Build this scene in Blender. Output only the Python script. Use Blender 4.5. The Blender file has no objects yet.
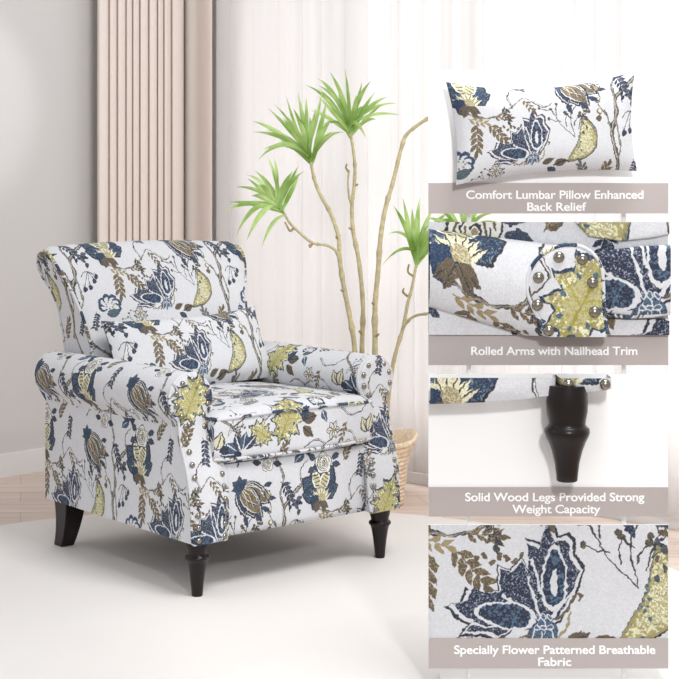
import bpy, bmesh, math, random
import numpy as np
from mathutils import Vector, Matrix

random.seed(4)
PI = math.pi
SC = bpy.context.scene
COL = SC.collection
F = 1500.0                      # focal length in pixels of the 679 px frame
EYE = 1.262                      # camera height, horizon at image row 190


def far(px, py, d):
    return at(px, py, d * 1.018)


def at(px, py, d):
    """point seen at pixel (px, py) at distance d in front of the camera"""
    return Vector(((px - 339.5) * d / F, d, EYE - (py - 190) * d / F))

# ---------------------------------------------------------------- floral cloth, drawn in code
NT = 1400
TILE = 0.62
NAVY = (46, 52, 70); BLUE = (76, 98, 120); DARK = (50, 51, 58); OLIVE = (152, 144, 98); PALE = (204, 199, 164)
BROWN = (98, 86, 70); TAN = (160, 144, 112); CLOTH = (208, 209, 213); INK = (62, 61, 64); TEAL = (70, 98, 112)


def fabric_pixels():
    rs = np.random.RandomState(7)
    img = np.empty((NT, NT, 3), np.float32); img[:] = CLOTH

    def blur(a, k):
        for ax in (0, 1):
            s = sum(np.roll(a, i, ax) for i in range(-k, k + 1)); a = s / (2 * k + 1)
        return a
    def field(k):
        a = blur(blur(rs.rand(NT, NT), k), k); a -= a.mean(); a /= a.std(); return a
    F1 = field(1); F2 = field(3); F3 = field(6)

    def fill(P, col, alt=None, thr=.8, f=None):
        P = np.asarray(P, float) * NT
        x0, y0 = np.floor(P.min(0)).astype(int) - 1; x1, y1 = np.ceil(P.max(0)).astype(int) + 2
        X = np.arange(x0, x1)[None, :] + .5; Y = np.arange(y0, y1)[:, None] + .5
        m = np.zeros((y1 - y0, x1 - x0), bool)
        Q = np.roll(P, -1, 0)
        for (ax, ay), (bx, by) in zip(P, Q):
            if ay == by: continue
            c = (ay > Y) != (by > Y)
            m ^= c & (X < (bx - ax) * (Y - ay) / (by - ay) + ax)
        ys, xs = np.nonzero(m); ys = (ys + y0) % NT; xs = (xs + x0) % NT
        img[ys, xs] = col
        if alt is not None:
            g = (F1 if f is None else f)[ys, xs] > thr
            img[ys[g], xs[g]] = alt

    def smooth(P, n=6, closed=False):
        P = np.asarray(P, float); out = []
        m = len(P)
        for i in range(m if closed else m - 1):
            if closed: a, b, c, d = P[(i - 1) % m], P[i], P[(i + 1) % m], P[(i + 2) % m]
            else: a, b, c, d = P[max(i - 1, 0)], P[i], P[i + 1], P[min(i + 2, m - 1)]
            for k in range(n):
                t = k / n
                out.append(.5 * ((2 * b) + (c - a) * t + (2 * a - 5 * b + 4 * c - d) * t * t + (3 * b - a - 3 * c + d) * t ** 3))
        if not closed: out.append(P[-1])
        return np.array(out)

    def stroke(P, w, col, taper=False, closed=False):
        P = np.asarray(P, float)
        if closed: P = np.vstack([P, P[:1]])
        d = np.gradient(P, axis=0); d /= np.linalg.norm(d, axis=1)[:, None] + 1e-9
        n = np.stack([-d[:, 1], d[:, 0]], 1)
        ww = np.full(len(P), w / 2.)
        if taper: ww *= np.linspace(1, .25, len(P))
        ww *= 1 + .25 * rs.randn(len(P)); n *= ww[:, None]
        for i in range(len(P) - 1):
            fill([P[i] + n[i], P[i + 1] + n[i + 1], P[i + 1] - n[i + 1], P[i] - n[i]], col)

    class M:                                   # a motif placed at (x, y), sized s, turned r degrees
        def __init__(s_, x, y, s=1., r=0., fx=1):
            s_.o = np.array([x, y]); s_.s = s; a = math.radians(r); s_.c, s_.n = math.cos(a), math.sin(a); s_.fx = fx
        def __call__(s_, P):
            P = np.asarray(P, float).reshape(-1, 2) * s_.s; x = P[:, 0] * s_.fx; y = P[:, 1]
            return np.stack([x * s_.c - y * s_.n, x * s_.n + y * s_.c], 1) + s_.o
        def fill(s_, P, *a, **k): fill(s_(P), *a, **k)
        def stroke(s_, P, w, *a, **k): stroke(s_(P), w * s_.s, *a, **k)

    def leafshape(L, W, n=10, p=.9, skew=0.):
        t = np.linspace(0, 1, n)
        w = W * np.sin(np.pi * t ** p)
        return np.vstack([np.stack([t * L, w + skew * t * t], 1), np.stack([t[::-1] * L, -w[::-1] + skew * t[::-1] ** 2], 1)])

    def leaf(x, y, r, L, W, col, vein=None, alt=None, outline=None):
        m = M(x, y, 1, r); S = leafshape(L, W)
        if outline: fill(m(leafshape(L * 1.12, W * 1.4) - [L * .05, 0]), outline)
        m.fill(S, col, alt)
        if vein: m.stroke([(0, 0), (L * .5, 0), (L * .9, 0)], W * .22, vein)

    def ell(x, y, a, b, r, col, alt=None, **k):
        t = np.linspace(0, 2 * np.pi, 22)[:-1]; M(x, y, 1, r).fill(np.stack([a * np.cos(t), b * np.sin(t)], 1) * (1 + .06 * rs.randn(21))[:, None], col, alt, **k)

    def ring(x, y, a, b, r, w, col):
        t = np.linspace(0, 2 * np.pi, 25)[:-1]; M(x, y, 1, r).stroke(np.stack([a * np.cos(t), b * np.sin(t)], 1), w, col, closed=True)

    # ---- the large pointed blue flower
    def flower(x, y, s, r=0, fx=1, dark=NAVY):
        m = M(x, y, s, r, fx)
        out = [(-2.15, -.3), (-1.9, 0), (-2.2, .15), (-2.5, .45), (-2.1, .55), (-1.95, .92), (-1.5, .78), (-1.15, .85), (-1.2, 1.1), (-1.15, 1.5), (-.85, 1.38),
               (-.55, 1.7), (-.4, 1.35), (-.38, 1.8), (-.45, 2.15), (-.1, 2.05), (.15, 2.75), (.35, 2.2), (.62, 2.3), (.78, 2.12), (.78, 1.75), (1.02, 1.45),
               (.9, 1.0), (.75, .6), (.45, .1), (0, -.15), (-.7, -.1), (-1.2, -.4), (-1.6, -.28)]
        out = np.array(out); c = np.array([-.45, .7])
        for k in (1.055, 1.0, .93):
            P = (out - c) * k + c
            if k < .95: m.fill(P, dark, (152, 158, 170), thr=.95)
            elif k < 1.02: m.fill(P, CLOTH)
            else: m.fill(P, DARK)
        for P in ([(-1.1, .75), (-.8, .55), (-.35, .25), (0, 0)], [(-.4, 1.25), (-.3, .8), (-.15, .35), (0, 0)], [(-1.9, -.02), (-1.2, -.1), (-.5, -.05)],
                  [(.75, .8), (.45, .45), (.2, .1)], [(-.35, 1.7), (-.2, 1.3), (-.1, .8)]):
            m.stroke(smooth(P), .07, CLOTH)
        for (ax, ay, ar, al, aw) in ((-1.02, .22, 172, .82, .36), (.28, 1.2, 88, .88, .34)):
            q = M(0, 0, 1, ar); t = np.linspace(0, 2 * np.pi, 25)[:-1]
            E = np.stack([al * np.cos(t), aw * np.sin(t) * (1 - .25 * np.cos(t))], 1)
            m.fill(q(E) + [ax, ay], CLOTH); m.fill(q(E * .84) + [ax, ay], dark, BLUE, thr=.5, f=F2)
            if ar < 100: m.fill(q(E * [.42, .3]) + [ax, ay - .15], CLOTH)
        for i, (bx, by, br) in enumerate([(0, 0, -95), (.15, .1, -75), (-.15, 0, -110), (.02, .25, -85)]):
            leaf(*m([(bx, by)])[0], r + (br if fx > 0 else 180 - br), .62 * s, .16 * s, BLUE, CLOTH, NAVY)
        for k in range(6):
            px, py = m([(-.15 + .16 * (k % 3), .15 - .26 * (k // 3))])[0]; ell(px, py, .07 * s, .1 * s, 20 * k, CLOTH); ell(px, py, .04 * s, .07 * s, 20 * k, BLUE)
        m.stroke(smooth([(.3, .1), (.62, .3), (.85, .75), (1.0, .7), (.95, .55)]), .06, BROWN)
        m.stroke(smooth([(.3, -.5), (.6, -.1), (.75, .35)]), .09, TAN, taper=True)
        m.stroke(smooth([(-.3, -.3), (-.7, -.45), (-1.1, -.35)]), .05, BROWN)
        for k in range(5): px, py = m([(-.45 - .14 * k, -.5 + .03 * (k % 2))])[0]; ell(px, py, .09 * s, .04 * s, 60 + 20 * k, TAN)
        px, py = m([(.55, -.6)])[0]; leaf(px, py, r + (28 if fx > 0 else 152), .75 * s, .2 * s, BROWN, DARK, (90, 84, 74))

    # ---- crescent leaf filled with yellow specks
    def pear(x, y, s, r=0, fx=1):
        m = M(x, y, s, r, fx)
        P = smooth([(-.08, 1.18), (.2, .95), (.46, .55), (.52, .1), (.38, -.32), (.05, -.62), (-.4, -.78), (-.85, -.8), (-.68, -.48), (-.46, -.12), (-.28, .25), (-.18, .7)], 4, True)
        m.fill((P - [-.1, 0]) * 1.05 + [-.1, 0], DARK); m.fill(P, (152, 143, 98), (98, 112, 120), thr=.75, f=F2)
        m.fill((P - [-.02, 0]) * [.84, .9] + [-.02, 0], (166, 157, 108), (212, 210, 178), thr=.25, f=F2); m.fill((P - [-.02, 0]) * [.5, .6] + [-.02, 0], (180, 171, 124), (222, 222, 200), thr=.35, f=F1)
        for k in range(7): px, py = m([(-.22 - .05 * (k % 3) , .45 - .13 * k)])[0]; ell(px, py, .05 * s, .035 * s, 50 * k, TEAL)

    def nuts(x, y, s):
        for (dx, dy, full) in ((0, 0, 0), (-.02, -.3, 1), (-.12, .55, 0)):
            ell(x + dx * s, y + dy * s, .13 * s, .15 * s, 0, BROWN, (86, 80, 70))
            if not full: ell(x + dx * s + .02 * s, y + dy * s + .03 * s, .08 * s, .1 * s, 0, (216, 210, 190))
        stroke(smooth([(x - .1 * s, y + .4 * s), (x + .12 * s, y + .05 * s), (x + .35 * s, y - .25 * s)]), .035 * s, INK)

    def trio(x, y, s):
        pts = [(.05, .2, 0), (.3, -.28, 1), (.17, -.47, 1), (-.05, -.72, 1), (-.28, -.8, 1)]
        for a, b, l in pts:
            if l: stroke(smooth([(x + .0 * s, y - .05 * s), (x + a * .6 * s, y + (b * .5) * s), (x + a * s, y + b * s)]), .022 * s, INK)
        stroke(smooth([(x - .35 * s, y - .3 * s), (x - .1 * s, y - .05 * s), (x + .2 * s, y - .2 * s)]), .028 * s, INK)
        for a, b, l in pts:
            ell(x + a * s, y + b * s, .08 * s, .115 * s, -20, NAVY, (90, 100, 118), thr=1.2); stroke([(x + a * s, y + (b + .1) * s), (x + (a - .03) * s, y + (b + .2) * s)], .02 * s, INK)

    def scallop(x, y, s, col=(70, 90, 116)):
        for k, a in enumerate((195, 150, 105, 60, 15, -30)):
            px, py = x + .36 * s * math.cos(math.radians(a)), y + .3 * s * math.sin(math.radians(a))
            ell(px, py, .25 * s, .23 * s, a, col, NAVY, thr=.2)
            ell(px - .05 * s * math.cos(math.radians(a)), py - .06 * s * math.sin(math.radians(a)), .16 * s, .14 * s, a, CLOTH)
        ell(x, y, .28 * s, .22 * s, 0, CLOTH)
        for k in range(7): ell(x + .2 * s * math.cos(k * .9), y + .15 * s * math.sin(k * .9), .05 * s, .035 * s, 50 * k, (110, 124, 140) if k % 2 else TAN)
        ell(x + .1 * s, y - .38 * s, .32 * s, .2 * s, 10, TEAL, BROWN, thr=.6)

    def sprig(x, y, s, r=-70, n=4, col=BROWN):
        m = M(x, y, s, r)
        stroke(m([(0, 0), (.5, .03), (1, 0)]), .03 * s, col)
        for k in range(n):
            for sg in (1, -1):
                px, py = m([((k + .5 + .2 * sg) / n * .85, 0)])[0]; leaf(px, py, r + sg * 38, .36 * s, .075 * s, col, None, TAN)
        px, py = m([(.9, 0)])[0]; leaf(px, py, r, .36 * s, .075 * s, col)

    def spray(x, y, s, r=120, fx=1):
        def br(x, y, a, L, d):
            e = (x + L * math.cos(math.radians(a)), y + L * math.sin(math.radians(a)))
            b = (x + .5 * L * math.cos(math.radians(a + 8)), y + .5 * L * math.sin(math.radians(a + 8)))
            stroke(smooth([(x, y), b, e], 3), .02 * s, INK)
            if d == 0: ell(e[0], e[1], .042 * s, .05 * s, a, BROWN, INK, thr=.4); return
            for k in range(4):
                t = .35 + .2 * k
                br(x + (e[0] - x) * t, y + (e[1] - y) * t, a + (38 if k % 2 else -38), L * (.34 if d == 1 else .42), d - 1)
            ell(e[0], e[1], .042 * s, .05 * s, a, BROWN, INK, thr=.4)
        br(x, y, r, s, 1); br(x, y, r - 32, s * .85, 1); br(x + .1 * s, y + .2 * s, r - 58, s * .5, 1)

    # ---- brown and blue bud, opening to lower right
    def bud(x, y, s, r=0, fx=1):
        m = M(x, y, s, r, fx)
        petals = [(-62, 1.25, .34, NAVY), (-20, 1.3, .3, BROWN), (-78, 1.05, .28, NAVY), (-30, 1.35, .32, (98, 88, 74)), (-50, 1.45, .34, (104, 92, 74)), (-42, 1.1, .2, BROWN)]
        for a, L, W, c in petals:
            rr = r + (a if fx > 0 else 180 - a)
            q = M(x, y, s, rr)
            q.fill(leafshape(L * 1.06, W * 1.12, p=.75), DARK); q.fill(leafshape(L, W * .95, p=.75), CLOTH); q.fill(leafshape(L * .97, W * .84, p=.75), c, TAN if c != NAVY else BLUE, thr=.9)
        for a in (-15, -36, -55, -72):
            rr = r + (a if fx > 0 else 180 - a)
            M(x, y, s, rr).stroke(smooth([(0.05, 0), (.5, .1), (1.05, .0)]), .035, (222, 216, 196), taper=True)
        for a, L in ((-5, 1.35), (-25, 1.6), (-58, 1.6), (-80, 1.45), (-42, 1.62)):
            rr = r + (a if fx > 0 else 180 - a)
            px, py = M(x, y, s, rr)([(L * .72, 0)])[0]; leaf(px, py, rr + 14, L * .3 * s, .09 * s, NAVY, None, BLUE)
        for a in (150, 95, 200, 40, -110): leaf(x, y, r + (a if fx > 0 else 180 - a), .38 * s, .12 * s, (62, 78, 98), None, NAVY)
        ell(x, y, .2 * s, .17 * s, 0, (46, 64, 86), NAVY)

    def striped(x, y, s, r=-60):
        m = M(x, y, s, r)
        m.stroke(smooth([(0, 0), (.3, .12), (.7, .05), (1.1, -.1)]), .035, DARK)
        for k in range(6):
            px, py = m([(.1 + .16 * k, .08)])[0]; leaf(px, py, r + 55, .3 * s, .07 * s, NAVY, None, (100, 106, 118)); leaf(px, py, r - 45, .2 * s, .05 * s, NAVY)

    def rose(x, y, s):
        t = np.linspace(0, 2 * np.pi, 25)[:-1]
        R = .42 * (1 + .1 * np.sin(5 * t)); P = np.stack([R * np.cos(t), R * np.sin(t)], 1)
        m = M(x, y, s); m.fill(P * 1.08, INK); m.fill(P * 1.0, (222, 222, 216))
        for k in range(4):
            f = .84 - .2 * k; tt = np.linspace(k * 1.3, k * 1.3 + 5.2, 16); m.stroke(np.stack([.4 * f * np.cos(tt), .4 * f * np.sin(tt)], 1), .035, INK if k % 2 else BROWN)
        ell(x, y, .06 * s, .05 * s, 0, TAN)

    def peony(x, y, s, r=0):
        m = M(x, y, s, r)
        for (a, L, W) in ((100, 1.0, .34), (60, .95, .32), (140, .9, .3), (20, .7, .26), (170, .7, .26)):
            q = M(*m([(0, -.35)])[0], s, r + a); q.fill(leafshape(L * 1.08, W * 1.15), DARK); q.fill(leafshape(L, W), (46, 60, 82), (122, 138, 152), thr=1.0)
        for (a, L, W) in ((112, .8, .17), (66, .82, .18)):
            q = M(*m([(0, -.25)])[0], s, r + a); q.fill(leafshape(L, W), (232, 230, 218)); q.fill(leafshape(L * .9, W * .72), (196, 190, 150), PALE, thr=.3)
            for k in range(6): q.stroke([(.12 + k * .11, -W * .7), (.17 + k * .11, W * .7)], .03, INK)
        for k in range(7):
            a = 30 + 20 * k; q = M(*m([(0, -.55)])[0], s, r + a); q.fill(leafshape(.5, .07), (226, 220, 190)); q.stroke([(.05, 0), (.48, .02)], .02, INK)
        px, py = m([(-.2, -.55)])[0]; ell(px, py, .2 * s, .26 * s, 20, (44, 62, 88), NAVY)
        px, py = m([(.05, -.45)])[0]; ell(px, py, .14 * s, .2 * s, 20, TAN, PALE, thr=.2)
        rose(*m([(.12, .62)])[0], s * .72)
        for a in (150, 200, 20, -10): leaf(*m([(.12 + .35 * math.cos(math.radians(a)), .62 + .3 * math.sin(math.radians(a)))])[0], a, .34 * s, .1 * s, (60, 70, 86))
        for a in (215, 240, 320, 300): leaf(*m([(0, -.5)])[0], r + a, .42 * s, .09 * s, BROWN, INK)

    # ---- lobed yellow leaf edged in blue
    def oak(x, y, s, r=0, fx=1):
        m = M(x, y, s, r, fx)
        R = [(0, 1.15), (.22, .8), (.5, .78), (.38, .5), (.72, .35), (.42, .15), (.68, -.1), (.34, -.2), (.4, -.5), (.12, -.45), (0, -.72)]
        P = np.array(R + [(-a * .9, b - .04) for a, b in R[-2:0:-1]])
        P = np.vstack([[p, p * .62 + q * .38 - (q - p)[::-1] * [-.06, .06], p * .38 + q * .62 + (q - p)[::-1] * [-.06, .06]] for p, q in zip(P, np.roll(P, -1, 0))])
        m.fill(P * 1.12, (50, 70, 92), DARK, thr=.3); m.fill(P * 1.0, OLIVE, PALE, thr=.0, f=F2); m.fill(P * .86, (166, 157, 106), (226, 224, 186), thr=.1, f=F2); m.fill(P * .6, (188, 180, 134), (170, 162, 92), thr=.7, f=F2)
        m.stroke(smooth([(0, -.7), (.03, 0), (0, 1.0)]), .06, (150, 142, 66))
        for k, (a, b) in enumerate([(.5, .35), (-.5, .3), (.45, -.1), (-.42, -.15), (.3, .7), (-.3, .68)]): m.stroke([(0, b - .25), (a * .85, b)], .035, (168, 160, 84))
        for k in range(8):
            a = k * .8; px, py = m([(.34 * math.cos(a), .1 + .5 * math.sin(a))])[0]; ell(px, py, .06 * s, .04 * s, 40 * k, (72, 100, 120))

    def trunk(P, w):
        P = smooth(P, 8); stroke(P, w, INK); stroke(P, w * .5, (176, 172, 160)); stroke(P + [w * .15, 0], w * .18, BROWN)

    # ------------------------------------------------ layout of one repeat
    trunk([(.118, .17), (.135, .30), (.115, .44), (.142, .54), (.135, .62), (.19, .68), (.25, .73)], .020)
    trunk([(.115, .44), (.098, .51), (.075, .56)], .009)
    trunk([(.128, .28), (.155, .36), (.150, .44), (.138, .53)], .008)
    trunk([(.135, .62), (.11, .70), (.13, .78), (.09, .88)], .012)
    trunk([(.27, .70), (.33, .61), (.42, .565), (.5, .56), (.60, .61)], .009)
    trunk([(.60, .61), (.66, .67), (.70, .64)], .005)
    trunk([(.13, .20), (.19, .10), (.27, .04), (.34, -.04)], .011)
    for P in ([(.09, .88), (.05, .94), (-.03, .96), (-.09, .92)], [(.27, .04), (.39, .09), (.47, .05)], [(.19, .10), (.12, .04), (.04, .03), (-.02, .07)],
              [(.25, .73), (.24, .80), (.29, .85)], [(-.09, .92), (-.14, .90), (-.16, .86)], [(.70, .64), (.76, .60), (.80, .62)], [(.47, .05), (.52, .10), (.50, .15)],
              [(.60, .61), (.58, .68), (.62, .74), (.68, .75)], [(.34, -.04), (.42, -.06), (.50, -.04)], [(.72, .90), (.80, .93), (.86, .90)]):
        stroke(smooth(P), .0045, INK); stroke(smooth(np.array(P) + .006), .002, BROWN)
    pear(.972, .395, .118)
    nuts(.052, .555, .115)
    trio(.225, .555, .15)
    scallop(.315, .335, .125)
    sprig(.41, .535, .15, -95); sprig(.47, .53, .13, -50); sprig(.37, .56, .10, -20, 3, TAN); sprig(.50, .56, .09, -5, 3)
    flower(.69, .345, .092)
    spray(.92, .43, .20, 128)
    leaf(.80, .28, 20, .075, .024, BROWN, DARK); leaf(.77, .27, -40, .06, .018, (60, 74, 92), DARK)
    bud(.855, .765, .15)
    striped(.11, .76, .16, -65); striped(.66, .86, .13, -100); striped(.22, .30, .10, -110)
    peony(.38, .715, .175)
    ring(.03, .70, .020, .027, 20, .005, BROWN); ell(.03, .695, .010, .016, 0, TAN); stroke([(.035, .675), (.055, .63)], .004, INK)
    oak(.60, .03, .150, -28)
    oak(.455, .985, .085, 60)
    leaf(.71, .03, 10, .10, .028, BROWN, DARK, INK); leaf(.71, .03, 60, .08, .024, NAVY, None, BLUE); leaf(.71, .0, -35, .09, .026, BROWN, DARK)
    for k in range(6): leaf(.28 + .012 * k, .90 + .006 * k, 215 - 35 * k, .095, .026, NAVY if k % 2 else (62, 78, 98), CLOTH, BLUE)
    ell(.30, .90, .024, .022, 0, NAVY)
    for k in range(9): ell(.965 + .016 * (k % 2), .63 - .022 * k, .006, .010, 0, (74, 78, 88) if k % 3 else BROWN)
    for k in range(7): ell(.53 + .018 * k, .50 + .008 * math.sin(2.3 * k), .006, .009, 60 * k, BROWN)
    for k in range(8): ell(.20 + .02 * k, .20 + .02 * math.sin(1.3 * k), .007, .010, 50 * k, (78, 82, 94) if k % 2 else BROWN)
    sprig(.56, .62, .09, -80, 3, INK); sprig(.54, .82, .12, 60, 4, BROWN); sprig(.02, 1.0, .10, -120, 3, BROWN); sprig(.40, .18, .12, 20, 4, (96, 98, 104)); sprig(.66, .66, .09, -60, 3)
    sprig(.02, .16, .13, 60, 4, BROWN); sprig(-.02, .17, .12, 110, 4, (84, 88, 96)); sprig(-.06, .15, .10, 150, 3, TAN)
    spray(.52, .20, .12, 150); spray(.24, 1.0, .12, 60)
    for cx, cy, rr in ((.92, .965, .048), (.50, .44 - .16, .036), (.80, .55, .0)):
        if rr:
            for a in (0, 60, 120, 180, 240, 300): leaf(cx, cy, a, rr, rr * .26, (214, 212, 204), INK, None, INK)
            ell(cx, cy, .01, .01, 0, TAN)
    leaf(.17, .93, 115, .085, .024, (208, 202, 176), INK, None, INK); leaf(.18, .93, 75, .095, .024, (208, 202, 176), INK, None, INK); leaf(.195, .92, 30, .06, .02, NAVY)
    rose(.03, .865, .09); leaf(.067, .86, -10, .055, .016, NAVY); leaf(-.01, .87, 170, .055, .016, NAVY)
    scallop(.83, .12, .085, NAVY); sprig(.78, .17, .10, 150, 4, NAVY); sprig(.90, .13, .09, 20, 3, INK); leaf(.84, .07, -60, .07, .02, (62, 78, 98), CLOTH, BLUE)
    for a in (20, 70, 120): leaf(.21, .645, a - 90, .05, .014, NAVY if a == 70 else (80, 84, 94))
    # hand-printed look: wavering edges, fine light cracks in the dark areas, dark flecks in the yellow ones
    Fa, Fb, Fc, Fd = field(3), field(3), field(9), field(9)
    yy, xx = np.mgrid[0:NT, 0:NT]
    img = img[(yy + Fa * 1.2 + Fc * 1.7).astype(int) % NT, (xx + Fb * 1.2 + Fd * 1.7).astype(int) % NT]
    lum = img.mean(2); G = field(2); G2 = field(3)
    k = (lum < 120) & (np.abs(G) < .15); img[k] = img[k] * .5 + np.array((180, 186, 194)) * .5
    yel = (img[..., 0] - img[..., 2] > 34) & (lum > 135); k = yel & (np.abs(G2) < .13); img[k] = img[k] * .4 + np.array((84, 96, 100)) * .6
    # soften the edges of the print a little and lay a faint weave over it
    out = img * .5
    for ax in (0, 1):
        for d in (1, -1): out += np.roll(img, d, ax) * .125
    out *= (1 + .018 * F1 + .004 * F3)[..., None]
    return np.clip(out / 255., 0, 1)

# ---------------------------------------------------------------- materials
def new_mat(name):
    m = bpy.data.materials.new(name); m.use_nodes = True
    return m, m.node_tree, m.node_tree.nodes['Principled BSDF']


def noise_bump(nt, b, scale, strength, dist=.002, coord='Object', detail=4):
    tc = nt.nodes.new('ShaderNodeTexCoord'); n = nt.nodes.new('ShaderNodeTexNoise')
    n.inputs['Scale'].default_value = scale; n.inputs['Detail'].default_value = detail
    bu = nt.nodes.new('ShaderNodeBump'); bu.inputs['Strength'].default_value = strength; bu.inputs['Distance'].default_value = dist
    nt.links.new(tc.outputs[coord], n.inputs['Vector']); nt.links.new(n.outputs['Fac'], bu.inputs['Height'])
    nt.links.new(bu.outputs['Normal'], b.inputs['Normal'])
    return tc, n, bu


def simple(name, col, rough=.6, metal=0., spec=.5, scale=0, strength=.2, vary=0.):
    m, nt, b = new_mat(name)
    b.inputs['Base Color'].default_value = (*col, 1); b.inputs['Roughness'].default_value = rough
    b.inputs['Metallic'].default_value = metal; b.inputs['Specular IOR Level'].default_value = spec
    if scale:
        tc, n, bu = noise_bump(nt, b, scale, strength)
        if vary:
            r = nt.nodes.new('ShaderNodeValToRGB')
            r.color_ramp.elements[0].position = .3; r.color_ramp.elements[1].position = .7
            r.color_ramp.elements[0].color = (*[c * (1 - vary) for c in col], 1); r.color_ramp.elements[1].color = (*[min(1, c * (1 + vary)) for c in col], 1)
            nt.links.new(n.outputs['Fac'], r.inputs['Fac']); nt.links.new(r.outputs['Color'], b.inputs['Base Color'])
    return m


_px = fabric_pixels()
_im = bpy.data.images.new('floral_print', NT, NT)
_rgba = np.ones((NT, NT, 4), np.float32); _rgba[..., :3] = _px
_im.pixels.foreach_set(_rgba.ravel()); _im.update(); _im.pack()


def fabric_material():
    m, nt, b = new_mat('floral_cloth')
    uv = nt.nodes.new('ShaderNodeUVMap'); t = nt.nodes.new('ShaderNodeTexImage'); t.image = _im
    nt.links.new(uv.outputs['UV'], t.inputs['Vector']); nt.links.new(t.outputs['Color'], b.inputs['Base Color'])
    b.inputs['Roughness'].default_value = .85; b.inputs['Specular IOR Level'].default_value = .25
    b.inputs['Sheen Weight'].default_value = .03
    tc, n, bu = noise_bump(nt, b, 900, .25, .0006)
    n2 = nt.nodes.new('ShaderNodeTexNoise'); n2.inputs['Scale'].default_value = 9; n2.inputs['Detail'].default_value = 2
    nt.links.new(tc.outputs['Object'], n2.inputs['Vector'])
    b2 = nt.nodes.new('ShaderNodeBump'); b2.inputs['Strength'].default_value = .35; b2.inputs['Distance'].default_value = .012
    nt.links.new(n2.outputs['Fac'], b2.inputs['Height']); nt.links.new(bu.outputs['Normal'], b2.inputs['Normal']); nt.links.new(b2.outputs['Normal'], b.inputs['Normal'])
    return m


CLOTHM = fabric_material()
LEG = simple('espresso_wood', (.008, .0045, .004), .3, spec=.35, scale=30, strength=.05)
NAIL = simple('antique_nickel', (.30, .275, .23), .25, 1.)
DARKM = simple('dark_lining', (.03, .03, .032), .9, scale=300)
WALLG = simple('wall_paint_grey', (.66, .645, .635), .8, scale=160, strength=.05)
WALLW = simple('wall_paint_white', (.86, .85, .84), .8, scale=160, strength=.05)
TRIM = simple('trim_white', (.84, .84, .84), .5, scale=60, strength=.03)
CURT = simple('blush_curtain', (.87, .775, .72), .9, scale=500, strength=.2)
RUG = simple('rug_wool', (.83, .80, .775), .95, scale=400, strength=.5, vary=.02)
CANE = simple('cane_bark', (.53, .46, .27), .7, scale=45, strength=.5, vary=.22)
NODE = simple('cane_node', (.34, .27, .14), .8, scale=60, strength=.5, vary=.3)
STEEL = simple('white_steel', (.82, .81, .80), .4)
BOARDW = simple('board_white', (.97, .97, .97), .6, scale=200, strength=.02)
PLATE = simple('plate_taupe', (.45, .40, .385), .6, scale=200, strength=.02)
LETTER = simple('letter_white', (1, 1, 1), .6)


def sheer_material():
    m, nt, b = new_mat('sheer_voile')
    b.inputs['Base Color'].default_value = (.93, .915, .91, 1); b.inputs['Roughness'].default_value = .9
    b.inputs['Transmission Weight'].default_value = 0.
    tr = nt.nodes.new('ShaderNodeBsdfTranslucent'); tr.inputs['Color'].default_value = (.93, .92, .92, 1)
    mx = nt.nodes.new('ShaderNodeMixShader'); mx.inputs[0].default_value = .5
    nt.links.new(b.outputs[0], mx.inputs[1]); nt.links.new(tr.outputs[0], mx.inputs[2])
    nt.links.new(mx.outputs[0], nt.nodes['Material Output'].inputs['Surface'])
    noise_bump(nt, b, 700, .1)
    return m


SHEER = sheer_material()


def leaf_material():
    m, nt, b = new_mat('leaf_green')
    tc = nt.nodes.new('ShaderNodeTexCoord'); n = nt.nodes.new('ShaderNodeTexNoise'); n.inputs['Scale'].default_value = 9
    r = nt.nodes.new('ShaderNodeValToRGB')
    r.color_ramp.elements[0].position = .32; r.color_ramp.elements[1].position = .68
    r.color_ramp.elements[0].color = (.22, .40, .06, 1); r.color_ramp.elements[1].color = (.60, .80, .32, 1)
    nt.links.new(tc.outputs['Object'], n.inputs['Vector']); nt.links.new(n.outputs['Fac'], r.inputs['Fac'])
    nt.links.new(r.outputs['Color'], b.inputs['Base Color']); b.inputs['Roughness'].default_value = .45
    tr = nt.nodes.new('ShaderNodeBsdfTranslucent'); nt.links.new(r.outputs['Color'], tr.inputs['Color'])
    mx = nt.nodes.new('ShaderNodeMixShader'); mx.inputs[0].default_value = .35
    nt.links.new(b.outputs[0], mx.inputs[1]); nt.links.new(tr.outputs[0], mx.inputs[2])
    nt.links.new(mx.outputs[0], nt.nodes['Material Output'].inputs['Surface'])
    return m


LEAF = leaf_material()


def basket_material():
    m, nt, b = new_mat('woven_seagrass')
    tc = nt.nodes.new('ShaderNodeTexCoord'); n = nt.nodes.new('ShaderNodeTexNoise'); n.inputs['Scale'].default_value = 55; n.inputs['Detail'].default_value = 3
    r = nt.nodes.new('ShaderNodeValToRGB'); r.color_ramp.elements[0].position = .3; r.color_ramp.elements[1].position = .7
    r.color_ramp.elements[0].color = (.72, .53, .36, 1); r.color_ramp.elements[1].color = (.93, .79, .62, 1)
    nt.links.new(tc.outputs['Object'], n.inputs['Vector']); nt.links.new(n.outputs['Fac'], r.inputs['Fac']); nt.links.new(r.outputs['Color'], b.inputs['Base Color'])
    b.inputs['Roughness'].default_value = .8
    return m


BASKET = basket_material()


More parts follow.
